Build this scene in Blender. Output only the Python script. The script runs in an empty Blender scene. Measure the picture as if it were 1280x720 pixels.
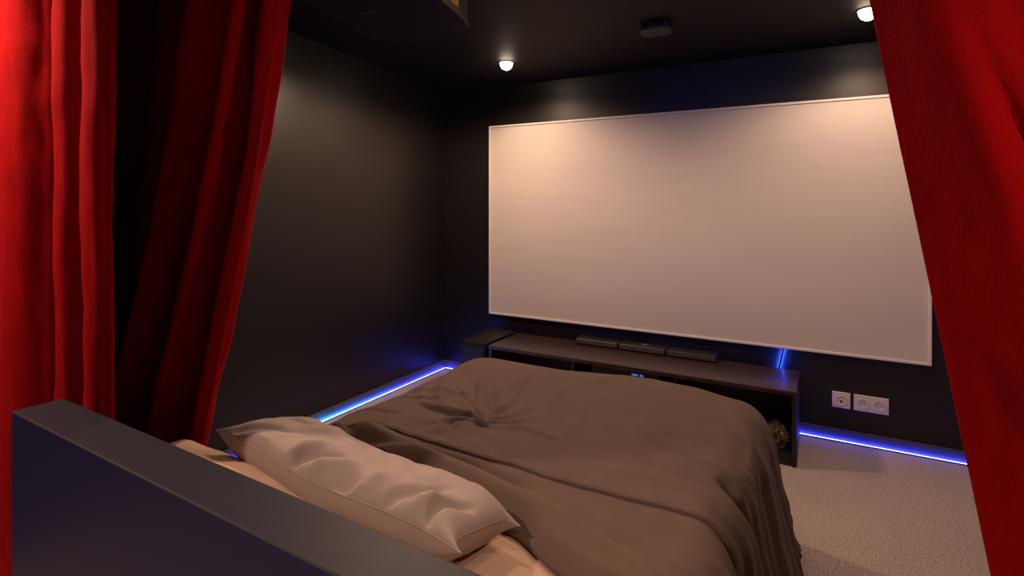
import bpy, bmesh, math
import numpy as np
from mathutils import Vector, Matrix

# ------------------------------------------------------------------ camera, world, exposure
S = bpy.context.scene
COL = S.collection
cam_d = bpy.data.cameras.new('camera')
cam_d.sensor_width = 36.0
cam_d.lens = 686.0 / 1280.0 * 36.0
cam_d.shift_y = -108.0 / 1280.0
cam_d.clip_start = 0.02
cam = bpy.data.objects.new('camera', cam_d)
cam.location = (0, 0, 1.3)
cam.rotation_euler = (math.pi / 2, 0, math.radians(29.67))
COL.objects.link(cam)
S.camera = cam

w = bpy.data.worlds.new('world')
S.world = w
w.use_nodes = True
w.node_tree.nodes['Background'].inputs[0].default_value = (0.02, 0.02, 0.03, 1)
w.node_tree.nodes['Background'].inputs[1].default_value = 0.1

S.view_settings.view_transform = 'Standard'
S.view_settings.look = 'None'
S.view_settings.gamma = 1.0
S.view_settings.use_curve_mapping = False
S.view_settings.exposure = 0.0

WARM = (1.0, 0.63, 0.43)
# ceiling spotlights: x, y, watts, label, cone in degrees
LAMPS = [
    (-1.75, 3.00, 19, 'glowing ceiling spotlight in front of the top left corner of the screen', 166),
    (0.174, 3.00, 19.5, 'glowing ceiling spotlight beside the top edge of the near curtain', 166),
    (-1.90, 2.28, 60, 'glowing ceiling spotlight behind the projector, beside the left wall', 166),
    (0.174, 2.15, 23, 'glowing ceiling spotlight over the foot of the bed, nearest the socket side', 166),
    (-0.55, 1.20, 11, 'glowing ceiling spotlight over the pillow end of the bed', 166),
    (-2.46, 0.14, 120, 'glowing ceiling spotlight before the long curtain, outside the bed area', 166),
    (0.45, -0.20, 72, 'glowing ceiling spotlight behind the near curtain, outside the bed area', 112),
]
# added bluish area fill behind the camera, brightens the headboard front
wl = bpy.data.lights.new('fill_light', 'AREA'); wl.shape = 'RECTANGLE'; wl.size = 1.2; wl.size_y = 1.05
wl.energy = 14; wl.color = (0.42, 0.42, 1.0)
wlo = bpy.data.objects.new('fill_light', wl); wlo.location = (-1.45, -2.12, 1.45); wlo.rotation_euler = (math.pi/2, 0, math.pi)
COL.objects.link(wlo)

CEIL0, CSL = 2.148, 0.066
WL, WB, WR, WF = -2.59, 3.48, 2.10, -2.20
def ceil_z(y):
    return CEIL0 + CSL * (WB - y)

# ------------------------------------------------------------------ materials
def new_mat(name):
    m = bpy.data.materials.new(name)
    m.use_nodes = True
    nt = m.node_tree
    return m, nt, nt.nodes['Principled BSDF']

def mat(name, c1, c2=None, rough=0.6, scale=20.0, bump=0.0, bscale=None, sheen=0.0, sheen_tint=None,
        stretch=(1, 1, 1), spec=0.5, metallic=0.0, detail=4.0):
    m, nt, b = new_mat(name)
    N, L = nt.nodes, nt.links
    tc = N.new('ShaderNodeTexCoord')
    mp = N.new('ShaderNodeMapping')
    mp.inputs['Scale'].default_value = stretch
    L.new(tc.outputs['Object'], mp.inputs['Vector'])
    no = N.new('ShaderNodeTexNoise')
    no.inputs['Scale'].default_value = scale
    no.inputs['Detail'].default_value = detail
    L.new(mp.outputs[0], no.inputs['Vector'])
    rp = N.new('ShaderNodeValToRGB')
    rp.color_ramp.elements[0].position = 0.3
    rp.color_ramp.elements[1].position = 0.7
    rp.color_ramp.elements[0].color = (*c1, 1)
    rp.color_ramp.elements[1].color = (*(c2 or c1), 1)
    L.new(no.outputs['Fac'], rp.inputs[0])
    L.new(rp.outputs[0], b.inputs['Base Color'])
    b.inputs['Roughness'].default_value = rough
    b.inputs['Specular IOR Level'].default_value = spec
    b.inputs['Metallic'].default_value = metallic
    if sheen:
        b.inputs['Sheen Weight'].default_value = sheen
        b.inputs['Sheen Roughness'].default_value = 0.35
        b.inputs['Sheen Tint'].default_value = (*(sheen_tint or (1, 1, 1)), 1)
    if bump:
        n2 = N.new('ShaderNodeTexNoise')
        n2.inputs['Scale'].default_value = bscale or scale
        n2.inputs['Detail'].default_value = 3
        L.new(mp.outputs[0], n2.inputs['Vector'])
        bp = N.new('ShaderNodeBump')
        bp.inputs['Strength'].default_value = bump
        bp.inputs['Distance'].default_value = 0.004
        L.new(n2.outputs['Fac'], bp.inputs['Height'])
        L.new(bp.outputs[0], b.inputs['Normal'])
    return m

def emis(name, col, strength):
    m, nt, b = new_mat(name)
    b.inputs['Base Color'].default_value = (*[min(1, c) for c in col], 1)
    b.inputs['Emission Color'].default_value = (*col, 1)
    b.inputs['Emission Strength'].default_value = strength
    return m

M = {}
M['wall'] = mat('black_wall_paint', (0.0095, 0.0088, 0.0092), (0.0115, 0.0105, 0.011), rough=0.39, scale=6, bump=0.12, bscale=220, spec=0.47)
M['ceiling'] = mat('black_ceiling_paint', (0.0075, 0.0065, 0.006), (0.009, 0.008, 0.0075), rough=0.6, scale=5, spec=0.2)
M['baseboard'] = mat('black_baseboard_lacquer', (0.055, 0.055, 0.06), (0.062, 0.062, 0.066), rough=0.5, scale=8)
M['screen'] = mat('screen_cloth', (0.66, 0.62, 0.575), (0.70, 0.655, 0.61), rough=0.9, scale=2.2, spec=0.1, stretch=(0.6, 1, 3))
M['screen_frame'] = mat('screen_frame_white', (0.80, 0.78, 0.76), rough=0.45, scale=10)
M['red'] = mat('red_velvet', (0.26, 0.0015, 0.002), (0.32, 0.002, 0.0026), rough=0.9, scale=38, bump=0.35, bscale=420, sheen=0.20, sheen_tint=(1, 0.04, 0.04), spec=0.05, stretch=(1, 1, 0.35))
M['duvet'] = mat('brown_grey_cotton', (0.132, 0.094, 0.080), (0.148, 0.106, 0.089), rough=0.75, scale=14, bump=0.18, bscale=900, sheen=0.12, sheen_tint=(1, 0.8, 0.7), spec=0.15)
M['tan'] = mat('tan_cotton', (0.40, 0.335, 0.325), (0.44, 0.365, 0.35), rough=0.72, scale=10, bump=0.15, bscale=900, sheen=0.1, spec=0.2)
M['sheet'] = mat('tan_sheet_cotton', (0.56, 0.40, 0.31), (0.60, 0.43, 0.335), rough=0.8, scale=8, bump=0.15, bscale=900, spec=0.15)
M['headboard'] = mat('dark_navy_headboard_paint', (0.018, 0.020, 0.036), (0.022, 0.0235, 0.041), rough=0.5, scale=30, bump=0.06, bscale=300, spec=0.28)
M['black'] = mat('black_plastic', (0.012, 0.012, 0.013), (0.016, 0.015, 0.016), rough=0.4, scale=40)
M['projector'] = mat('charcoal_projector_shell', (0.12, 0.11, 0.104), (0.13, 0.12, 0.112), rough=0.4, scale=60)
M['underside'] = mat('black_projector_underside', (0.008, 0.008, 0.008), rough=0.7, scale=40, spec=0.2)
M['black_wood'] = mat('black_stained_board', (0.012, 0.010, 0.010), (0.018, 0.014, 0.013), rough=0.5, scale=30, stretch=(0.2, 6, 6))
M['fabric_black'] = mat('soundbar_grille_cloth', (0.055, 0.045, 0.04), (0.075, 0.062, 0.055), rough=0.85, scale=600)
M['white_plastic'] = mat('white_socket_plastic', (0.74, 0.70, 0.70), (0.76, 0.72, 0.72), rough=0.35, scale=20)
M['hole'] = mat('socket_hole_black', (0.01, 0.01, 0.01), rough=0.7)
M['brass'] = mat('socket_pin_metal', (0.45, 0.40, 0.33), rough=0.3, metallic=1.0)
M['amber'] = mat('amber_label', (0.75, 0.36, 0.10), (0.85, 0.45, 0.15), rough=0.6, scale=120)
M['pale'] = mat('pale_lettering', (0.55, 0.52, 0.50), rough=0.5)
M['dull_pink'] = mat('faint_pink_print', (0.16, 0.10, 0.10), rough=0.6)
M['rail'] = mat('black_metal_rail', (0.02, 0.02, 0.02), rough=0.35, metallic=0.6)
M['trim_grey'] = mat('dark_grey_trim', (0.09, 0.08, 0.075), rough=0.5)
M['bulb'] = emis('lamp_glow', (1.0, 0.80, 0.58), 22)
M['display_blue'] = emis('blue_display_glow', (0.05, 0.2, 1.0), 0.7)
M['led_blue'] = emis('blue_led_glow', (0.02, 0.08, 1.0), 420)

def wood_mat():
    m, nt, b = new_mat('wenge_wood_grain')
    N, L = nt.nodes, nt.links
    tc = N.new('ShaderNodeTexCoord'); mp = N.new('ShaderNodeMapping')
    mp.inputs['Scale'].default_value = (1.2, 26, 26)
    L.new(tc.outputs['Object'], mp.inputs[0])
    n = N.new('ShaderNodeTexNoise'); n.inputs['Scale'].default_value = 3.0; n.inputs['Detail'].default_value = 8
    n.inputs['Distortion'].default_value = 0.6
    L.new(mp.outputs[0], n.inputs['Vector'])
    r = N.new('ShaderNodeValToRGB')
    r.color_ramp.elements[0].position = 0.32; r.color_ramp.elements[0].color = (0.026, 0.015, 0.011, 1)
    r.color_ramp.elements[1].position = 0.70; r.color_ramp.elements[1].color = (0.068, 0.042, 0.031, 1)
    L.new(n.outputs['Fac'], r.inputs[0]); L.new(r.outputs[0], b.inputs['Base Color'])
    b.inputs['Roughness'].default_value = 0.24
    bp = N.new('ShaderNodeBump'); bp.inputs['Strength'].default_value = 0.12; bp.inputs['Distance'].default_value = 0.002
    L.new(n.outputs['Fac'], bp.inputs['Height']); L.new(bp.outputs[0], b.inputs['Normal'])
    return m
M['wood'] = wood_mat()

def carpet_mat():
    m, nt, b = new_mat('grey_beige_loop_carpet')
    N, L = nt.nodes, nt.links
    tc = N.new('ShaderNodeTexCoord')
    n1 = N.new('ShaderNodeTexNoise'); n1.inputs['Scale'].default_value = 150; n1.inputs['Detail'].default_value = 4
    n2 = N.new('ShaderNodeTexNoise'); n2.inputs['Scale'].default_value = 3; n2.inputs['Detail'].default_value = 3
    L.new(tc.outputs['Object'], n1.inputs['Vector']); L.new(tc.outputs['Object'], n2.inputs['Vector'])
    r = N.new('ShaderNodeValToRGB')
    r.color_ramp.elements[0].position = 0.34; r.color_ramp.elements[0].color = (0.33, 0.28, 0.275, 1)
    r.color_ramp.elements[1].position = 0.68; r.color_ramp.elements[1].color = (0.76, 0.66, 0.64, 1)
    L.new(n1.outputs['Fac'], r.inputs[0])
    mx = N.new('ShaderNodeMix'); mx.data_type = 'RGBA'; mx.blend_type = 'MULTIPLY'; mx.inputs[0].default_value = 0.35
    r2 = N.new('ShaderNodeValToRGB')
    r2.color_ramp.elements[0].position = 0.3; r2.color_ramp.elements[0].color = (0.75, 0.74, 0.74, 1)
    r2.color_ramp.elements[1].position = 0.7; r2.color_ramp.elements[1].color = (1, 1, 1, 1)
    L.new(n2.outputs['Fac'], r2.inputs[0])
    L.new(r.outputs[0], mx.inputs[6]); L.new(r2.outputs[0], mx.inputs[7])
    L.new(mx.outputs[2], b.inputs['Base Color'])
    b.inputs['Roughness'].default_value = 0.95; b.inputs['Specular IOR Level'].default_value = 0.05
    bp = N.new('ShaderNodeBump'); bp.inputs['Strength'].default_value = 0.8; bp.inputs['Distance'].default_value = 0.006
    L.new(n1.outputs['Fac'], bp.inputs['Height']); L.new(bp.outputs[0], b.inputs['Normal'])
    return m
M['carpet'] = carpet_mat()

def led_run_mat():
    # colour-chasing strip: blue, turning teal along the left wall near the pillow
    m, nt, b = new_mat('colour_chasing_led_glow')
    N, L = nt.nodes, nt.links
    tc = N.new('ShaderNodeTexCoord'); sp = N.new('ShaderNodeSeparateXYZ')
    L.new(tc.outputs['Object'], sp.inputs[0])
    mr = N.new('ShaderNodeMapRange'); mr.inputs[1].default_value = -2.2; mr.inputs[2].default_value = 3.48
    L.new(sp.outputs['Y'], mr.inputs[0])
    r = N.new('ShaderNodeValToRGB'); cr = r.color_ramp
    def p(y): return (y + 2.2) / 5.68
    cr.elements[0].position = p(1.80); cr.elements[0].color = (0.03, 0.05, 1, 1)
    cr.elements[1].position = p(3.0); cr.elements[1].color = (0.035, 0.045, 1.0, 1)
    e = cr.elements.new(p(2.02)); e.color = (0.03, 0.38, 0.75, 1)
    e = cr.elements.new(p(2.40)); e.color = (0.03, 0.15, 0.9, 1)
    L.new(mr.outputs[0], r.inputs[0])
    L.new(r.outputs[0], b.inputs['Emission Color'])
    b.inputs['Emission Strength'].default_value = 75
    b.inputs['Base Color'].default_value = (0.5, 0.5, 0.6, 1)
    return m
M['led_run'] = led_run_mat()

def bag_mat():
    m, nt, b = new_mat('clear_crinkled_plastic')
    N, L = nt.nodes, nt.links
    n = N.new('ShaderNodeTexNoise'); n.inputs['Scale'].default_value = 25
    r = N.new('ShaderNodeValToRGB')
    r.color_ramp.elements[0].color = (0.14, 0.105, 0.07, 1); r.color_ramp.elements[1].color = (0.34, 0.28, 0.21, 1)
    L.new(n.outputs['Fac'], r.inputs[0]); L.new(r.outputs[0], b.inputs['Base Color'])
    b.inputs['Roughness'].default_value = 0.18
    b.inputs['Transmission Weight'].default_value = 0.55
    return m
M['bag'] = bag_mat()

# ------------------------------------------------------------------ builders
def props(o, label=None, cat=None, group=None, kind=None):
    if label: o['label'] = label
    if cat: o['category'] = cat
    if group: o['group'] = group
    if kind: o['kind'] = kind
    return o

def empty(name, loc, label, cat, rz=0.0, group=None):
    o = bpy.data.objects.new(name, None)
    o.empty_display_size = 0.05
    o.location = loc; o.rotation_euler = (0, 0, rz)
    COL.objects.link(o)
    return props(o, label, cat, group)

def link(name, me, m, parent=None, smooth=False, bevel=0.0, seg=2):
    o = bpy.data.objects.new(name, me)
    COL.objects.link(o)
    if m is not None and not me.materials: me.materials.append(m)
    if smooth:
        me.polygons.foreach_set('use_smooth', [True] * len(me.polygons))
    if parent: o.parent = parent
    if bevel:
        md = o.modifiers.new('bevel', 'BEVEL'); md.width = bevel; md.segments = seg
        md.limit_method = 'ANGLE'; md.angle_limit = math.radians(40)
    return o

class MB:
    def __init__(s): s.bm = bmesh.new()
    def box(s, x0, x1, y0, y1, z0, z1, mtx=None):
        r = bmesh.ops.create_cube(s.bm, size=1.0)
        bmesh.ops.transform(s.bm, verts=r['verts'], matrix=Matrix.Translation(((x0+x1)/2, (y0+y1)/2, (z0+z1)/2)) @ Matrix.Diagonal((x1-x0, y1-y0, z1-z0, 1)))
        if mtx: bmesh.ops.transform(s.bm, verts=r['verts'], matrix=mtx)
        return s
    def cyl(s, r1, r2, z0, z1, n=32, mtx=None, cap=True):
        r = bmesh.ops.create_cone(s.bm, cap_ends=cap, segments=n, radius1=r1, radius2=r2, depth=z1 - z0)
        bmesh.ops.transform(s.bm, verts=r['verts'], matrix=Matrix.Translation((0, 0, (z0+z1)/2)))
        if mtx: bmesh.ops.transform(s.bm, verts=r['verts'], matrix=mtx)
        return s
    def lathe(s, prof, n=40, mtx=None):
        rings = []
        for r, z in prof:
            rings.append([s.bm.verts.new((r*math.cos(2*math.pi*k/n), r*math.sin(2*math.pi*k/n), z)) for k in range(n)])
        for a, b in zip(rings, rings[1:]):
            for k in range(n):
                s.bm.faces.new((a[k], a[(k+1) % n], b[(k+1) % n], b[k]))
        for rg, flip in ((rings[0], True), (rings[-1], False)):
            if (Vector(rg[0].co) - Vector(rg[n//2].co)).length > 1e-4:
                s.bm.faces.new(list(reversed(rg)) if flip else rg)
        if mtx: bmesh.ops.transform(s.bm, verts=[v for rg in rings for v in rg], matrix=mtx)
        return s
    def prism(s, pts, z0, z1, mtx=None):
        a = [s.bm.verts.new((x, y, z0)) for x, y in pts]; b = [s.bm.verts.new((x, y, z1)) for x, y in pts]
        n = len(pts)
        s.bm.faces.new(list(reversed(a))); s.bm.faces.new(b)
        for k in range(n): s.bm.faces.new((a[k], a[(k+1) % n], b[(k+1) % n], b[k]))
        if mtx: bmesh.ops.transform(s.bm, verts=a + b, matrix=mtx)
        return s
    def build(s, name, m, parent=None, smooth=False, bevel=0.0, seg=2):
        bmesh.ops.remove_doubles(s.bm, verts=s.bm.verts, dist=1e-6)
        bmesh.ops.recalc_face_normals(s.bm, faces=s.bm.faces)
        me = bpy.data.meshes.new(name); s.bm.to_mesh(me); s.bm.free()
        return link(name, me, m, parent, smooth, bevel, seg)

def grid_mesh(name, P, m, parent=None, thick=0.0, offset=0.0, close_u=False):
    nu, nv = P.shape[:2]
    me = bpy.data.meshes.new(name)
    idx = np.arange(nu * nv).reshape(nu, nv)
    q = np.stack([idx[:-1, :-1], idx[1:, :-1], idx[1:, 1:], idx[:-1, 1:]], -1).reshape(-1, 4)
    if close_u:
        q = np.concatenate([q, np.stack([idx[-1, :-1], idx[0, :-1], idx[0, 1:], idx[-1, 1:]], -1)])
    me.from_pydata(P.reshape(-1, 3).tolist(), [], q.tolist())
    me.update()
    o = link(name, me, m, parent, smooth=True)
    if thick:
        md = o.modifiers.new('solidify', 'SOLIDIFY'); md.thickness = thick; md.offset = offset
    return o

def struct(o):
    o['kind'] = 'structure'
    return o

# smooth value noise, vectorised
def _hash(ix, iy, iz, seed):
    h = (ix * 374761393 + iy * 668265263 + iz * 2147483647 + seed * 1274126177) & 0xffffffff
    h = ((h ^ (h >> 13)) * 1274126177) & 0xffffffff
    h = ((h ^ (h >> 16)) * 2246822519) & 0xffffffff
    return ((h ^ (h >> 15)) & 0xffffff) / float(0xffffff)
def vnoise(x, y, z=0.0, seed=0):
    x, y, z = np.broadcast_arrays(np.asarray(x, float), np.asarray(y, float), np.asarray(z, float))
    ix, iy, iz = [np.floor(c).astype(np.int64) for c in (x, y, z)]
    fx, fy, fz = x - ix, y - iy, z - iz
    sx, sy, sz = [c*c*c*(c*(c*6-15)+10) for c in (fx, fy, fz)]
    out = 0
    for a in (0, 1):
        for b in (0, 1):
            for c in (0, 1):
                wt = (sx if a else 1-sx) * (sy if b else 1-sy) * (sz if c else 1-sz)
                out = out + wt * _hash(ix+a, iy+b, iz+c, seed)
    return out * 2 - 1
def fbm(x, y, z=0.0, seed=0, oct=3):
    s, a = 0, 1.0
    for k in range(oct):
        s = s + a * vnoise(np.asarray(x)*2**k, np.asarray(y)*2**k, np.asarray(z)*2**k, seed + k*17); a *= 0.5
    return s
def sstep(a, b, x):
    t = np.clip((x - a) / (b - a), 0, 1)
    return t*t*(3-2*t)
def pdist(x, y, pts):
    """signed-less distance to a polyline and its parameter 0..1"""
    best = np.full(np.shape(x), 1e9); par = np.zeros(np.shape(x)); n = len(pts) - 1
    for k in range(n):
        ax, ay = pts[k]; bx, by = pts[k+1]
        dx, dy = bx-ax, by-ay
        t = np.clip(((x-ax)*dx + (y-ay)*dy) / (dx*dx+dy*dy), 0, 1)
        d = np.hypot(x-ax-t*dx, y-ay-t*dy)
        par = np.where(d < best, (k+t)/n, par); best = np.minimum(best, d)
    return best, par
def fold(x, y, pts, amp, width, taper=0.2):
    d, t = pdist(x, y, pts)
    e = np.clip(np.minimum(t, 1-t) / taper, 0, 1)
    return amp * np.exp(-(d/width)**2) * e
def catmull(pts, n):
    pts = np.array(pts, float)
    seg = np.hypot(*(np.diff(pts[:, :2], axis=0).T)); u = np.concatenate([[0], np.cumsum(np.sqrt(seg) + 1e-6)])
    q = np.linspace(0, u[-1], n); out = np.zeros((n, pts.shape[1]))
    k = np.clip(np.searchsorted(u, q, side='right') - 1, 0, len(pts) - 2)
    ext = np.vstack([2*pts[0]-pts[1], pts, 2*pts[-1]-pts[-2]])
    t = ((q - u[k]) / (u[k+1] - u[k]))[:, None]
    p0, p1, p2, p3 = ext[k], ext[k+1], ext[k+2], ext[k+3]
    return 0.5*((2*p1) + (-p0+p2)*t + (2*p0-5*p1+4*p2-p3)*t**2 + (-p0+3*p1-3*p2+p3)*t**3)

# ------------------------------------------------------------------ room shell
struct(MB().box(WL-.1, WR+.1, WF-.1, WB+.1, -.1, 0).build('floor', M['carpet']))
def wall_prism(name, pts_xy_to, m):
    bm = MB(); bm.prism(pts_xy_to, -0.1, 2.62); return struct(bm.build(name, m))
wall_prism('wall_left', [(WL-.1, WF), (WL, WF), (WL, WB), (WL-.1, WB)], M['wall'])
wall_prism('wall_back', [(WL-.1, WB), (WR+.1, WB), (WR+.1, WB+.1), (WL-.1, WB+.1)], M['wall'])
wall_prism('wall_right', [(WR, WF), (WR+.1, WF), (WR+.1, WB), (WR, WB)], M['wall'])
wall_prism('wall_front', [(WL-.1, WF-.1), (WR+.1, WF-.1), (WR+.1, WF), (WL-.1, WF)], M['wall'])
b = MB()
r = bmesh.ops.create_cube(b.bm, size=1.0)
for v in r['verts']:
    x = WL-.1 if v.co.x < 0 else WR+.1; y = WF-.1 if v.co.y < 0 else WB+.1
    v.co = Vector((x, y, ceil_z(y) + (0 if v.co.z < 0 else .12)))
struct(b.build('ceiling', M['ceiling']))
# thin caulk bead where the left wall meets the sloping ceiling
b = MB(); r = bmesh.ops.create_cube(b.bm, size=1.0)
for v in r['verts']:
    y = WF if v.co.y < 0 else WB
    v.co = Vector((WL + (0 if v.co.x < 0 else .004), y, ceil_z(y) - (.004 if v.co.z < 0 else 0)))
struct(b.build('trim_1', mat('dull_black_caulk', (.03,.028,.026), rough=.6)))
# baseboards with a lighter cut top edge
BT, BH = 0.014, 0.060
bb = MB().box(WL, WL+BT, WF, WB, .0, BH).build('baseboard_left', M['baseboard'], bevel=.002); struct(bb)
bb2 = MB().box(WL+BT, WR, WB-BT, WB, .0, BH).build('baseboard_back', M['baseboard'], bevel=.002); struct(bb2)
MB().box(WL+.001, WL+BT+.001, WF, WB-BT, BH, BH+.0035).build('top_edge', M['trim_grey'], bb)
MB().box(WL+BT, WR, WB-BT-.001, WB-.001, BH, BH+.0035).build('top_edge', M['trim_grey'], bb2)

# added framed glowing panel, an unseen made-up source for the bluish fill
wd = empty('fill_panel_1', (-1.45, WF, 1.45), None, None); wd['kind'] = 'structure'
for x0, x1, z0, z1 in ((-.66, -.60, -.58, .58), (.60, .66, -.58, .58), (-.60, .60, -.58, -.53), (-.60, .60, .53, .58), (-.02, .02, -.53, .53)):
    MB().box(x0, x1, .0, .05, z0, z1).build('frame_bar', M['screen_frame'], wd, bevel=.003)
MB().box(-.60, .60, .002, .012, -.53, .53).build('glow_pane', emis('fill_panel_glow', (.30, .32, 1.0), .8), wd)

# ------------------------------------------------------------------ bed
HB = 0.80
bed = empty('bed', (-0.92, 0.58, 0), 'dark navy bed with a plain thick panel headboard in the foreground', 'bed')
hb = MB().box(-0.765, 0.80, -0.052, 0.052, 0, HB, Matrix.Rotation(math.radians(-1.3), 4, 'Z'))
hb.build('headboard', M['headboard'], bed, bevel=.004, seg=3)
MB().box(-0.66, 0.66, 0.085, 1.60, 0.06, 0.21).build('bed_base', M['black_wood'], bed, bevel=.01)
for sx in (-.6, .6):
    for sy in (.18, 1.5):
        MB().cyl(.025, .03, 0, .07, 20, Matrix.Translation((sx, sy, 0))).build('leg', M['black'], bed, bevel=.003)

def rounded_box(name, x0, x1, y0, y1, z0, z1, r, m, parent=None, nx=60, ny=80, fn=None):
    """soft box: top and bottom sheets that meet at a rounded edge"""
    bm = MB().box(x0, x1, y0, y1, z0, z1)
    bmesh.ops.subdivide_edges(bm.bm, edges=bm.bm.edges[:], cuts=11, use_grid_fill=True)
    for v in bm.bm.verts:
        c = Vector((min(max(v.co.x, x0+r), x1-r), min(max(v.co.y, y0+r), y1-r), min(max(v.co.z, z0+r), z1-r)))
        d = v.co - c
        if d.length > r: v.co = c + d.normalized() * r
        if fn: v.co = fn(v.co)
    o = bm.build(name, m, parent, smooth=True)
    md = o.modifiers.new('sub', 'SUBSURF'); md.levels = 1; md.render_levels = 2
    return o
def mat_fn(c):
    if c.z > .45:
        c = c.copy(); c.z += 0.006*math.sin(9*c.x+4*c.y)*math.sin(5*c.y) + (.004*math.sin(60*c.x+25*c.y+3*math.sin(9*c.y)) if c.x > -.9 and c.y < 1.15 else 0)
    return c
props(rounded_box('mattress', -1.55, -.215, .645, 2.25, .21, .50, .08, M['sheet'], fn=mat_fn),
      'mattress in a tan fitted sheet, bare beside the headboard at the bottom edge', 'mattress')

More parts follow.
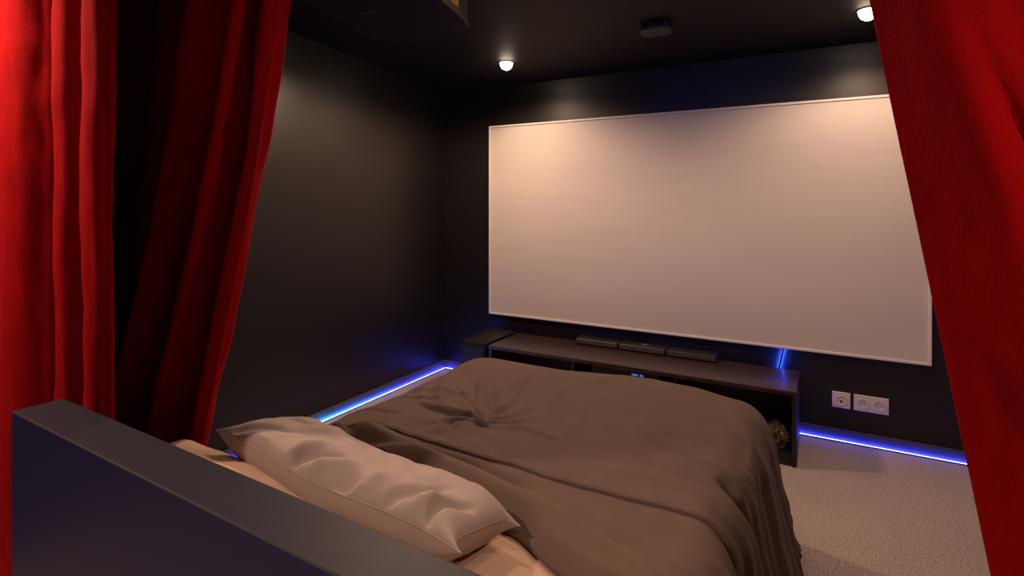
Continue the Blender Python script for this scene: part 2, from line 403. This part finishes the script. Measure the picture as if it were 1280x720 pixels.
# ---- duvet: a cloth draped over the mattress block
def make_duvet():
    X0, X1, Y1 = -1.38, -.285, 2.16
    Z0 = .545
    na = 250
    a = np.linspace(-2.02, .315, na)[:, None]           # cloth x
    ys = 1.363 + .006*np.sin(a*4+1) - .55*np.clip(a+.24, 0, .3)**1.2 - .9*np.clip(-1.33-a, 0, .1)
    yh = np.interp(a, [-2.0, -1.7, -1.5, -1.2, -.9, -.62, -.51, -.41, -.25, .4], [1.45, 1.41, 1.36, 1.27, 1.19, 1.12, 1.06, 1.02, .99, .95])
    yh = np.minimum(yh, ys-.04)
    yf = Y1 + .56
    t1 = np.linspace(0, 1, 90)[None, :]; t2 = np.linspace(0, 1, 300)[None, 1:]
    A = a + 0*np.concatenate([t1, t2], 1)
    B = np.concatenate([yh+(ys-yh)*(1-(1-t1)**1.8), ys+(yf-ys)*t2**1.35], 1)
    cx = np.clip(A, X0, X1); cy = np.minimum(B, Y1)
    ox, oy = A - cx, B - cy
    d = np.hypot(ox, oy) + 1e-9
    ux, uy = ox/d, oy/d
    R = np.where(ox < 0, .25*(ux*ux)+.125*(uy*uy), .125)
    arc = R*math.pi/2
    bend = d < arc
    th = np.where(bend, d/R, math.pi/2)
    over = np.clip(d - arc, 0, (Z0-R-.022)/.99)
    flare = np.where(ox > 0, .22, .10)
    hor = R*np.sin(th) + over*flare
    drop = R*(1-np.cos(th)) + over*np.sqrt(1-flare**2)
    nx_, ny_, nz_ = ux*np.sin(th), uy*np.sin(th), np.cos(th)
    # ---- relief along the normal
    D = .010*fbm(A*2.2, B*2.2, 0, 3, 2) + .0022*fbm(A*9, B*9, 1, 8, 2)
    # crown: fuller toward the middle, low at the head
    D += .006*np.exp(-((A+1.10)/.30)**2-((B-2.1)/.35)**2) + .034*np.exp(-((A+.55)/.33)**2-((B-2.15)/.35)**2) + .006*np.exp(-((A+.75)/.4)**2-((B-1.7)/.5)**2)
    # upper layer starts at the seam near y=1.36
    up = sstep(-.0005, .0025, B-ys)
    D += .005*up - .005*np.exp(-((B-ys+.002)/.004)**2)*(1-up)*np.clip(1.2-1.0*np.abs(A+.7), .3, 1)
    D += .0035*np.exp(-((B-ys-.012)/.006)**2)
    low = (1-up)
    # long folds on the turned strip
    D += low*fold(A, B, [(-1.62, 1.385), (-1.30, 1.30), (-1.05, 1.315), (-.80, 1.295), (-.62, 1.285)], -.024, .022, .15)
    D += low*fold(A, B, [(-1.55, 1.36), (-1.3, 1.265), (-1.05, 1.265), (-.82, 1.245), (-.55, 1.185), (-.35, 1.11), (-.2, 1.04)], .024, .032, .12)
    D += low*fold(A, B, [(-.78, 1.285), (-.59, 1.262), (-.446, 1.222), (-.297, 1.165), (-.20, 1.12)], .008, .016, .2)
    D += low*fold(A, B, [(-.66, 1.21), (-.5, 1.165), (-.36, 1.09), (-.26, 1.04)], -.009, .016, .25)
    # head lip rolls under
    lip = np.clip((B-yh)/.05, 0, 1)
    D += low*.016*np.exp(-((B-yh-.055)/.03)**2)
    # gathered knot left of centre and its radiating creases
    kx, ky = -1.02, 1.565
    rr = np.hypot(A-kx, (B-ky)); ang = np.arctan2(B-ky, A-kx)
    D += .020*np.exp(-((A+1.05)/.055)**2-((B-1.60)/.030)**2)
    D -= .024*np.exp(-((A+1.005)/.030)**2-((B-1.553)/.012)**2)
    wob = .5*fbm(A*6, B*6, 2, 21, 2)
    D += .0085*np.sin(ang*11+4*wob+1.0)*np.exp(-(rr/.20)**2)*sstep(.015, .06, rr)*np.where((ang > .4) | (ang < -2.4), 1, .35)
    for pts, am, wd in [
        ([(-1.34, 1.60), (-1.22, 1.575), (-1.11, 1.556), (-1.04, 1.574)], -.008, .011),
        ([(-1.32, 1.62), (-1.20, 1.597), (-1.09, 1.582)], .008, .014),
        ([(-1.00, 1.57), (-1.03, 1.65), (-1.08, 1.757), (-1.16, 1.90)], -.012, .012),
        ([(-1.03, 1.60), (-1.10, 1.70), (-1.20, 1.85), (-1.27, 2.0)], .011, .018),
        ([(-1.08, 1.62), (-1.17, 1.72), (-1.30, 1.82)], -.009, .014),
        ([(-1.02, 1.62), (-1.02, 1.76), (-1.08, 1.98), (-1.10, 2.16)], .010, .020),
        ([(-1.067, 1.385), (-1.088, 1.459), (-1.096, 1.514), (-1.06, 1.55)], -.011, .009),
        ([(-1.035, 1.39), (-1.05, 1.45), (-1.065, 1.51)], -.010, .008),
        ([(-1.105, 1.40), (-1.12, 1.46), (-1.13, 1.50)], .007, .010),
        ([(-.86, 1.40), (-.87, 1.48), (-.90, 1.53)], -.004, .007),
        ([(-.97, 1.575), (-.86, 1.60), (-.72, 1.56), (-.66, 1.50)], .006, .018),
        ([(-.76, 1.60), (-.82, 1.74), (-.87, 1.88), (-.88, 2.06)], -.009, .022),
        ([(-.70, 1.62), (-.74, 1.78), (-.79, 1.95)], .007, .022),
        ([(-1.45, 1.62), (-1.36, 1.66), (-1.24, 1.72)], -.008, .012),
        ([(-1.48, 1.44), (-1.40, 1.475), (-1.30, 1.48)], -.008, .009),
        ([(-1.45, 1.72), (-1.33, 1.78), (-1.2, 1.80)], .007, .018),
        ([(-.58, 1.80), (-.44, 1.70), (-.30, 1.66)], .005, .028),
        ([(-.50, 1.58), (-.36, 1.53), (-.22, 1.52)], -.004, .024),
        ([(-.62, 1.46), (-.45, 1.49), (-.28, 1.46)], .005, .030),
        ([(-.34, 1.66), (-.22, 1.60), (-.165, 1.55)], .011, .024),
        ([(-.26, 1.58), (-.17, 1.545), (-.09, 1.53)], -.020, .022),
        ([(-.30, 2.05), (-.20, 1.85), (-.17, 1.66)], .009, .026),
    ]:
        D += up*fold(A, B, pts, 1.25*am, .85*wd)
    # soft creases over the whole top and short pulls on the left shoulder
    D += up*.0035*(np.abs(fbm(A*5+1.5*fbm(A*2, B*2, 7, 61, 1), B*3.2, 8, 71, 2))-.3)
    D += up*.0055*np.sin((A*.85+B*.5)*2*math.pi/.085+2.2*fbm(A*5, B*5, 9, 81, 2))*np.exp(-((A+1.33)/.14)**2-((B-1.80)/.22)**2)
    # pleats that fall down the right side
    side = sstep(X1+.02, X1+.22, A)
    ph = B*2*math.pi/.062 + 1.6*fbm(B*5, A*1.5, 4, 31, 2) + 3.0*np.clip(A-X1, 0, 1)
    D += side*(.0035*np.sin(ph) + .010*np.sin(B*2*math.pi/.21+1.2+2.5*np.clip(A-X1, 0, 1)) + .016*np.sin(B*2*math.pi/.47+.3)*np.clip((A-X1)/.5, 0, 1))
    ls = sstep(X0-.05, X0-.25, A)
    D += ls*.008*np.sin(B*2*math.pi/.16+2*fbm(B*4, A*2, 5, 41, 2))
    ft = sstep(Y1+.05, Y1+.25, B)
    D += ft*.010*np.sin(A*2*math.pi/.17+2*fbm(A*4, B*2, 6, 51, 2))
    D -= .03*(1-lip)**2
    D *= np.clip(1-(d-arc-(Z0-R-.022)/.99)/.015, 0, 1)
    P = np.stack([cx+ux*hor+nx_*D, cy+uy*hor+ny_*D, Z0-drop+nz_*D], -1)
    P[..., 2] = np.maximum(P[..., 2], .014)
    return grid_mesh('duvet', P, M['duvet'], thick=.012, offset=-1)
duvet = make_duvet()
props(duvet, 'rumpled dark brown duvet spread over the bed and hanging to the carpet', 'duvet')

# ---- pillows
def pillow(name, cen, a, b, tu, td, rot, m, seed, crease, ear=0.05, pu=3.0, narrow=0.0):
    n, k = 130, 80
    u = np.sin(np.linspace(-math.pi/2, math.pi/2, n))[:, None]*np.ones((1, k)); v = np.sin(np.linspace(-math.pi/2, math.pi/2, k))[None, :]*np.ones((n, 1))
    X = a*u*(.955+.045*np.abs(v)**5 + ear*np.abs(u)**8*np.abs(v)**10)
    Y = b*v*(.93+.07*np.abs(u)**5)*(1-narrow*np.clip((u-.4)/.6, 0, 1)**1.5*(v > 0)*v)
    env = np.clip((1-np.abs(u)**(3*pu))*(1-np.abs(v)**(1.35*pu)), 0, 1)**.5
    cr = crease(u*a, v*b) * np.clip(env*2.2, 0, 1)
    top = np.stack([X, Y, tu*env + cr + .004*fbm(X*11, Y*11, 0, seed, 3)*env], -1)
    bot = np.stack([X, Y, -td*env + .006*fbm(X*12, Y*9, 3, seed+5, 3)*env], -1)
    # gentle sag of the seam line
    for T in (top, bot): T[..., 2] += .008*np.sin(X*9+seed)
    me = bpy.data.meshes.new(name)
    idx = np.arange(n*k).reshape(n, k)
    q1 = np.stack([idx[:-1, :-1], idx[1:, :-1], idx[1:, 1:], idx[:-1, 1:]], -1).reshape(-1, 4)
    q2 = q1[:, ::-1] + n*k
    me.from_pydata(np.concatenate([top.reshape(-1, 3), bot.reshape(-1, 3)]).tolist(), [], np.concatenate([q1, q2]).tolist())
    bm = bmesh.new(); bm.from_mesh(me); bmesh.ops.remove_doubles(bm, verts=bm.verts, dist=2e-4); bm.to_mesh(me); bm.free()
    o = link(name, me, m, smooth=True)
    o.location = cen; o.rotation_euler = rot
    # piped seam, a sub-tube along the edge
    ring = [top[i, 0] for i in range(n)] + [top[-1, j] for j in range(1, k)] + [top[i, -1] for i in range(n-2, -1, -1)] + [top[0, j] for j in range(k-2, 0, -1)]
    cu = bpy.data.curves.new('seam', 'CURVE'); cu.dimensions = '3D'; cu.bevel_depth = .0015; cu.bevel_resolution = 2
    sp = cu.splines.new('POLY'); sp.points.add(len(ring)-1); sp.use_cyclic_u = True
    for p, c in zip(sp.points, ring): p.co = (*c, 1)
    tmp = bpy.data.objects.new('seam_tmp', cu); COL.objects.link(tmp)
    dg = bpy.context.evaluated_depsgraph_get(); sm = bpy.data.meshes.new_from_object(tmp.evaluated_get(dg))
    bpy.data.objects.remove(tmp)
    sm.materials.clear()
    link('seam', sm, m, o, smooth=True)
    return o
def crease_main(x, y):
    d = 0
    for pts, am, wd in [
        ([(-.12, -.20), (-.10, -.12), (-.02, -.06), (.05, -.06)], -.016, .014),
        ([(-.14, -.19), (-.13, -.10), (-.06, -.02)], .012, .018),
        ([(-.06, -.20), (-.03, -.13), (.06, -.09), (.12, -.10)], .012, .018),
        ([(.04, -.20), (.06, -.14), (.16, -.11)], -.014, .014),
        ([(.10, -.2), (.13, -.12), (.22, -.08)], .011, .020),
        ([(.22, -.20), (.23, -.13), (.30, -.06), (.31, .02)], -.013, .014),
        ([(.27, -.2), (.30, -.12), (.36, -.05)], .010, .016),
        ([(.34, -.18), (.35, -.08), (.40, .0)], -.012, .012),
        ([(-.42, -.18), (-.33, -.10), (-.22, -.06)], -.010, .016),
        ([(-.36, -.2), (-.28, -.14), (-.18, -.14)], .010, .016),
        ([(-.26, .0), (-.14, .03), (.0, .02)], .008, .025),
        ([(.02, .0), (.14, -.01), (.24, .03)], -.007, .022),
        ([(-.40, -.03), (-.34, .02), (-.26, .05)], -.008, .014),
    ]:
        d = d + fold(x, y, pts, am, wd, .3)
    return 1.6*d + .004*fbm(x*14, y*8, 0, 77, 2)
p1 = pillow('pillow', (-1.055, 1.046, .592), .420, .138, .055, .094, (math.radians(-14), math.radians(2.2), math.radians(-3.7)), M['tan'], 5, crease_main, ear=.06, narrow=.38)
props(p1, 'plump creased tan pillow leaning against the brown duvet edge, topmost', 'pillow', 'tan pillows at the head of the bed')
p2 = pillow('pillow', (-1.225, .824, .526), .525, .165, .052, .036, (math.radians(1), math.radians(3.2), 0), M['sheet'], 9, lambda x, y: .002*fbm(x*5, y*5, 0, 3, 2), ear=.0)
props(p2, 'flat smooth tan pillow squeezed between headboard and the plump pillow', 'pillow', 'tan pillows at the head of the bed')

# ------------------------------------------------------------------ curtains
def curtain(name, pts, zt, zb, shift, nz=110, n=420, seed=0, wr=.004, label='', cols=None):
    """pts: (x, y, bottom_dx) along the top; shift(z) weights bottom_dx"""
    C = catmull(pts, n)
    z = np.linspace(0, 1, nz)[None, :]
    zz = np.interp(z, [0, 1], [zb, zt])
    tx = np.gradient(C[:, 0]); ty = np.gradient(C[:, 1]); l = np.hypot(tx, ty)+1e-9
    nx, ny = (ty/l)[:, None], (-tx/l)[:, None]
    s = np.cumsum(l)[:, None]
    rel = wr*fbm(s*9+.8*zz, zz*2.2, 0, seed, 3) + .5*wr*fbm(s*5+zz*3, zz*6-s*4, 2, seed+9, 2)
    w_ = shift(zz)
    X = C[:, 0:1] + C[:, 2:3]*w_ + nx*rel
    Y = C[:, 1:2] + ny*rel + 0*zz
    Z = zz + 0*X
    Zt = np.minimum(Z, CEIL0 + CSL*(WB-Y) - .035)
    P = np.stack([X, Y, Zt], -1)
    return grid_mesh(name, P, M['red'], thick=.005, offset=0), P
L_pts = [(-2.57, .76, 0), (-2.47, .73, 0), (-2.30, .70, 0), (-2.18, .685, 0), (-2.10, .70, 0), (-2.06, .74, 0), (-2.045, .775, 0), (-2.12, .84, 0), (-2.11, .84, 0),
         (-1.99, .755, 0), (-1.92, .715, 0), (-1.86, .715, 0), (-1.835, .745, 0), (-1.837, .765, 0), (-1.92, .83, 0), (-1.91, .83, 0),
         (-1.81, .755, 0), (-1.74, .715, 0), (-1.685, .715, 0), (-1.665, .735, 0), (-1.672, .758, 0), (-1.86, .83, 0), (-2.12, .93, 0), (-2.320, 1.060, -0.05), (-2.250, 1.160, -0.12), (-2.100, 1.120, -0.18), (-1.990, 1.030, -0.25), (-1.900, 1.062, -0.33),
         (-1.830, 1.228, -0.40), (-1.745, 1.093, -0.46), (-1.644, 0.943, -0.50), (-1.565, 1.018, -0.54), (-1.533, 1.167, -0.57), (-1.496, 1.153, -0.55), (-1.469, 1.018, -0.53),
         (-1.446, 0.973, -0.47), (-1.432, 1.093, -0.45), (-1.412, 1.123, -0.42), (-1.384, 1.018, -0.39), (-1.352, 1.040, -0.38)]
lc, _ = curtain('curtain', L_pts, 2.30, .015, lambda z: np.clip((1.95-z)/1.40, 0, 1.25)**1.25, seed=2, n=520, wr=.006)
props(lc, 'long red velvet curtain hanging in deep folds between headboard end and left wall', 'curtain')
R_pts = [(0, .668, 1), (.014, .648, 1), (.030, .622, 1), (.052, .597, 1), (.078, .592, 1), (.098, .618, 1), (.106, .640, 1), (.112, .612, 1), (.135, .575, 1), (.18, .56, 1), (.225, .60, 1), (.25, .65, 1),
         (.27, .60, 1), (.32, .56, 1), (.38, .58, 1), (.41, .65, 1), (.44, .59, 1), (.50, .56, 1), (.56, .60, 1), (.60, .64, 1)]
def make_right():
    C = catmull(R_pts, 300); nz = 150
    zz = np.linspace(.015, 2.32, nz)[None, :]
    x = C[:, 0:1]; y = C[:, 1:2]
    s = x
    hem = .045 + .172*(1.483-zz)
    hem = np.where(zz < .9, hem - .10*np.clip(.9-zz, 0, 1)**1.5, hem)
    # soft slanting buckles
    D = .010*np.exp(-((s-.045+.10*(zz-1.36))/.016)**2) - .014*np.exp(-((s-.072+.16*(zz-1.345))/.006)**2)*np.exp(-((zz-1.345)/.055)**2)
    D = D - .013*np.exp(-((s-.040+.30*(zz-1.13))/.010)**2)*np.exp(-((zz-1.13)/.06)**2) + .008*np.exp(-((s-.055+.3*(zz-1.16))/.016)**2)*np.exp(-((zz-1.16)/.07)**2)
    D = D + .003*fbm(s*14+zz*3, zz*5, 0, 63, 3)
    X = hem + x*(1+.15*np.clip(1.6-zz, 0, 1)); Y = y - D + 0*zz; Z = zz + 0*X
    Z = np.minimum(Z, CEIL0 + CSL*(WB-Y) - .035)
    return grid_mesh('curtain', np.stack([X, Y, Z], -1), M['red'], thick=.004, offset=0)
rc = make_right()
props(rc, 'red velvet curtain close to the camera beside the wall sockets and carpet', 'curtain')

# ------------------------------------------------------------------ projection screen
SX0, SX1, SZ0, SZ1 = -2.163, .470, .470, 1.858
sc = empty('projection_screen', ((SX0+SX1)/2, WB, SZ0), 'wide blank projection screen in a thin white frame on the black back wall', 'projection screen')
W2, Hs = (SX1-SX0)/2, SZ1-SZ0
MB().box(-W2+.008, W2-.008, -.024, -.004, .008, Hs-.008).build('screen_surface', M['screen'], sc)
F = .013
MB().box(-W2, W2, -.032, -.001, 0, F).build('frame_rail', M['screen_frame'], sc, bevel=.002)
MB().box(-W2, W2, -.032, -.001, Hs-F, Hs).build('frame_rail', M['screen_frame'], sc, bevel=.002)
MB().box(-W2, -W2+F, -.032, -.001, F, Hs-F).build('frame_rail', M['screen_frame'], sc, bevel=.002)
MB().box(W2-F, W2, -.032, -.001, F, Hs-F).build('frame_rail', M['screen_frame'], sc, bevel=.002)

# ------------------------------------------------------------------ media unit and what stands on and in it
UX0, UX1, UY0, UY1, UZ = -1.89, -.118, 3.008, 3.40, .37
mu = empty('media_unit', ((UX0+UX1)/2, UY0, 0), 'long low dark wood media unit standing under the projection screen', 'media unit')
hw, dp = (UX1-UX0)/2, UY1-UY0
MB().box(-hw, hw, 0, dp, UZ-.022, UZ).build('top_panel', M['wood'], mu, bevel=.0015)
MB().box(-hw+.001, -hw+.022, .004, dp, 0, UZ-.022).build('side_panel', M['wood'], mu, bevel=.0015)
MB().box(hw-.022, hw-.001, .004, dp, 0, UZ-.022).build('side_panel', M['black_wood'], mu, bevel=.0015)
MB().box(-hw+.022, hw-.022, .004, dp, .04, .06).build('bottom_panel', M['black_wood'], mu, bevel=.0015)
MB().box(-hw+.022, hw-.022, .012, .03, 0, .04).build('plinth', M['black_wood'], mu)
MB().box(-hw+.022, hw-.022, dp-.012, dp, .06, UZ-.022).build('back_panel', M['black_wood'], mu)
for x in (-.30, .30):
    MB().box(x-.009, x+.009, .01, dp-.012, .06, UZ-.022).build('divider', M['black_wood'], mu)
MB().box(-.291, .291, .015, dp-.012, .195, .211).build('shelf', M['black_wood'], mu)

rv = empty('amplifier', (-1.004, UY0+.06, .211), 'black amplifier with small blue display lights inside the media unit', 'amplifier')
MB().box(-.20, .20, 0, .24, .006, .126).build('case', M['black'], rv, bevel=.004)
for x in (-.14, .14):
    for y in (.04, .2):
        MB().cyl(.012, .012, 0, .006, 16, Matrix.Translation((x, y, 0))).build('foot', M['black'], rv)
for x0, x1 in ((.045, .080), (.092, .112)):
    MB().box(x0, x1, -.002, .001, .096, .105).build('display', M['display_blue'], rv)
MB().cyl(.018, .016, 0, .016, 28, Matrix.Translation((-.13, .0, .06)) @ Matrix.Rotation(math.pi/2, 4, 'X')).build('knob', M['rail'], rv)

# crinkled bag
def make_bag():
    bm = bmesh.new(); bmesh.ops.create_icosphere(bm, subdivisions=5, radius=1)
    co = np.array([v.co[:] for v in bm.verts])
    r = 1 + .22*(1-2*np.abs(fbm(co[:, 0]*2.2, co[:, 1]*2.2, co[:, 2]*2.2, 5, 3))) - .10
    co = co*r[:, None]*np.array([.060, .055, .075])
    z = co[:, 2]; k = np.clip((z-.02)/.05, 0, 1); co[:, 0] *= 1-.45*k; co[:, 1] *= 1-.45*k
    co[:, 2] = np.maximum(co[:, 2], -.055) + .055
    for v, c in zip(bm.verts, co): v.co = c
    me = bpy.data.meshes.new('plastic_bag'); bm.to_mesh(me); bm.free()
    o = link('plastic_bag', me, M['bag']); o.location = (-.212, UY0+.085, .061)
    return o
props(make_bag(), 'crinkled clear plastic bag inside the right end of the media unit', 'bag')

sb = empty('soundbar', (-.977, 3.375, UZ), 'slim dark three-piece soundbar lying on the media unit', 'soundbar')
for x0, x1, nm in ((-.437, -.151, 'end_speaker'), (-.147, .146, 'center_speaker'), (.150, .437, 'end_speaker')):
    o = MB().box(x0, x1, -.055, .045, .004, .040).build(nm, M['black'], sb, bevel=.007, seg=3)
    MB().box(x0+.006, x1-.006, -.0575, -.053, .009, .036).build('grille', M['fabric_black'], o, bevel=.002)
    MB().box(x0+.02, x1-.02, -.04, .03, 0, .005).build('rubber_foot', M['black'], o)
lg = MB()
for k, (x0, x1, y0, y1) in enumerate([(0, .003, -.006, .006), (.003, .009, -.006, -.004), (.012, .015, -.006, .006), (.015, .021, .003, .006), (.015, .021, -.001, .001), (.015, .021, -.006, -.004), (.024, .027, -.006, .006), (.027, .034, -.006, -.004), (.038, .041, -.005, .005)]):
    lg.box(-.012+x0, -.012+x1, .0+y0, .0+y1, .0398, .0408)
lg.build('logo', M['pale'], sb)

sw = empty('subwoofer', (-2.015, 3.22, 0), 'dark box subwoofer standing on the carpet at the left end of the media unit', 'subwoofer')
MB().box(-.09, .09, -.20, .20, .012, .37).build('cabinet', M['black_wood'], sw, bevel=.004)
MB().box(-.092, .092, -.202, .202, .356, .372).build('top_panel', M['black_wood'], sw, bevel=.002)
MB().box(-.082, .082, -.207, -.199, .03, .345).build('grille', M['black'], sw, bevel=.003)
for x in (-.07, .07):
    for y in (-.17, .17):
        MB().cyl(.014, .012, 0, .013, 16, Matrix.Translation((x, y, 0))).build('foot', M['black'], sw)

# ------------------------------------------------------------------ LED strips
def led_floor(name, x0, x1, y0, y1, label, m):
    o = empty(name, ((x0+x1)/2*0, 0, 0), label, 'light strip', group='light strips along the foot of the walls')
    # a low lip holds the tape, which shines back at the baseboard
    if (x1-x0) < .1:
        MB().box(x1, x1+.0025, y0, y1, 0, .0075).build('profile', M['trim_grey'], o)
        MB().box(x1-.0022, x1-.0002, y0, y1, .001, .0095).build('light_tape', m, o)
    else:
        MB().box(x0, x1, y0-.0025, y0, 0, .0075).build('profile', M['trim_grey'], o)
        MB().box(x0, x1, y0+.0002, y0+.0022, .001, .0095).build('light_tape', m, o)
    return o
led_floor('led_strip', WL+BT+.002, WL+BT+.013, 1.15, WB-BT-.014, 'glowing blue to teal light strip along the foot of the left wall', M['led_run'])
led_floor('led_strip', WL+BT+.014, 2.05, WB-BT-.013, WB-BT-.002, 'glowing blue light strip along the foot of the back wall', M['led_run'])
# the strip tail that drops behind the screen to the unit
ls = empty('led_strip', (-.232, WB, .325), 'short slanting blue light strip on the wall below the screen, above the media unit', 'light strip')
ls.rotation_euler = (0, math.radians(12), 0)
MB().box(-.0050, .0050, -.0165, -.0150, 0, .152).build('backing', M['black'], ls)
MB().box(-.0032, .0032, -.0150, -.0135, 0, .150).build('light_tape', M['led_blue'], ls)

# ------------------------------------------------------------------ wall sockets
def ring_prof(): return [(.0205, -.001), (.0205, .004), (.0235, .0055), (.0262, .004), (.0262, -.001)]
def to_wall(x, z): return Matrix.Translation((x, 0, z)) @ Matrix.Rotation(math.pi/2, 4, 'X')
def socket_face(parent, x, z, kind):
    f = MB()
    n = 40
    f.lathe([(.0268, .0075), (.0275, .0105), (.0262, .0125), (.0238, .0125), (.0225, .0075)], n, to_wall(x, z))
    rim = f.build('rim', M['white_plastic'], parent, smooth=True)
    d = MB().cyl(.0228, .0228, .0070, .0086, n, to_wall(x, z)).build('dish', M['white_plastic'], parent, smooth=False)
    if kind == 'power':
        for dx in (-.0095, .0095):
            MB().cyl(.0027, .0027, .0082, .0091, 16, to_wall(x+dx, z-.001)).build('hole', M['hole'], d)
        MB().cyl(.0022, .0020, .0082, .016, 16, to_wall(x, z+.009)).build('earth_pin', M['brass'], d)
    else:
        MB().box(x-.006, x+.006, -.0092, -.0083, z-.011, z-.002).box(x-.0035, x+.0035, -.0092, -.0083, z-.003, z+.0005).build('hole', M['hole'], d)
s1 = empty('data_socket', (.078, WB, .2225), 'small square white wall socket with one black port, left of the double socket', 'wall socket')
MB().box(-.0425, .0425, -.0085, 0, -.0425, .0425).build('plate', M['white_plastic'], s1, bevel=.0025, seg=3)
socket_face(s1, 0, -.001, 'data')
s2 = empty('power_socket', (.214, WB, .2225), 'wide white double power socket with two round outlets on the back wall', 'wall socket')
MB().box(-.078, .078, -.0085, 0, -.0425, .0425).build('plate', M['white_plastic'], s2, bevel=.0025, seg=3)
for dx in (-.036, .036): socket_face(s2, dx, -.001, 'power')

# ------------------------------------------------------------------ ceiling things
def ceiling_lamp(x, y, watts, label, cone):
    z = ceil_z(y)
    o = empty('ceiling_spotlight', (x, y, z), label, 'ceiling light', group='ceiling spotlights')
    o.rotation_euler = (-math.atan(CSL)*1.0, 0, 0)
    MB().lathe([(.040, -.001), (.042, -.006), (.050, -.004), (.054, 0.0), (.054, .004), (.040, .004)], 40).build('trim_ring', M['black'], o, smooth=True)
    MB().lathe([(.0400, .002), (.0400, -.006), (.037, -.022), (.029, -.036), (.015, -.045), (.0002, -.048)], 32).build('bulb', M['bulb'], o, smooth=True)
    ld = bpy.data.lights.new('spot', 'SPOT')
    ld.energy = watts; ld.color = WARM; ld.spot_size = math.radians(cone); ld.spot_blend = 0.55; ld.shadow_soft_size = .03
    lo = bpy.data.objects.new('spot', ld); lo.location = (x, y, z-.085); COL.objects.link(lo)
for x, y, wt, lab, cone in LAMPS: ceiling_lamp(x, y, wt, lab, cone)

# projector
def rr_pts(w, d, rads, n=10):
    out = []
    for (sx, sy, a0), r in zip(((1, 1, 0), (-1, 1, 90), (-1, -1, 180), (1, -1, 270)), rads):
        cx, cy = sx*(w/2-r), sy*(d/2-r)
        for k in range(n+1):
            a = math.radians(a0+90*k/n); out.append((cx+r*math.cos(a), cy+r*math.sin(a)))
    return out
PZ = 1.957
pj = empty('projector', (-1.3304, 1.5021, PZ), 'black projector with rounded corners hanging from the dark ceiling', 'projector', rz=math.radians(13.8))
MB().prism(rr_pts(.44, .55, (.17, .12, .05, .05), 14), 0.004, .125).build('body', M['projector'], pj, bevel=.004)
MB().prism(rr_pts(.434, .544, (.167, .118, .048, .048), 14), 0, .005).build('underside', M['underside'], pj)
MB().box(.2195, .2210, -.054, .038, .030, .085).build('label', M['amber'], pj)['label'] = 'amber label on the side'
MB().cyl(.05, .035, .155, .17, 28).cyl(.020, .020, .12, ceil_z(1.50)-PZ-.012, 24).box(-.06, .06, -.02, .02, .12, .135).build('ceiling_mount', M['black'], pj, bevel=.002)
MB().cyl(.06, .06, ceil_z(1.50)-PZ-.016, ceil_z(1.50)-PZ+.004, 28).build('ceiling_plate', M['black'], pj)
MB().lathe([(.052, 0), (.050, .012), (.040, .014), (.030, .006), (.0002, .004)], 36, Matrix.Translation((-.08, .270, .065)) @ Matrix.Rotation(-math.pi/2, 4, 'X')).build('lens', M['black'], pj, smooth=True)
tx = MB()
for k, x in enumerate((-.10, -.086, -.070, -.056, -.045)):
    for j in range(3):
        tx.box(x+.002*(j % 2), x+.009, -.082+.006*j, -.0805+.006*j, -.0006, .0005)
    tx.box(x+.003*(k % 2), x+.002+.003*(k % 2), -.082, -.069, -.0006, .0005)
tx.build('print', M['dull_pink'], pj)

# round-cornered device on the ceiling
dy = 2.78; dz = ceil_z(dy)
dv = empty('ceiling_sensor', (-.744, dy, dz), 'small dark rounded sensor unit fixed to the ceiling in front of the screen', 'sensor')
dv.rotation_euler = (-math.atan(CSL), 0, math.radians(2))
MB().prism(rr_pts(.16, .13, (.04,)*4, 8), -.040, -.008).build('housing', M['black'], dv, bevel=.012, seg=4)
MB().prism(rr_pts(.12, .09, (.03,)*4, 8), -.010, .003).build('mount_plate', M['black'], dv)
for x in (-.062, .062):
    MB().lathe([(.0035, 0), (.003, .002), (.0002, .003)], 14, Matrix.Translation((x, -.0645, -.016)) @ Matrix.Rotation(math.pi/2, 4, 'X')).build('screw', M['pale'], dv, smooth=True)
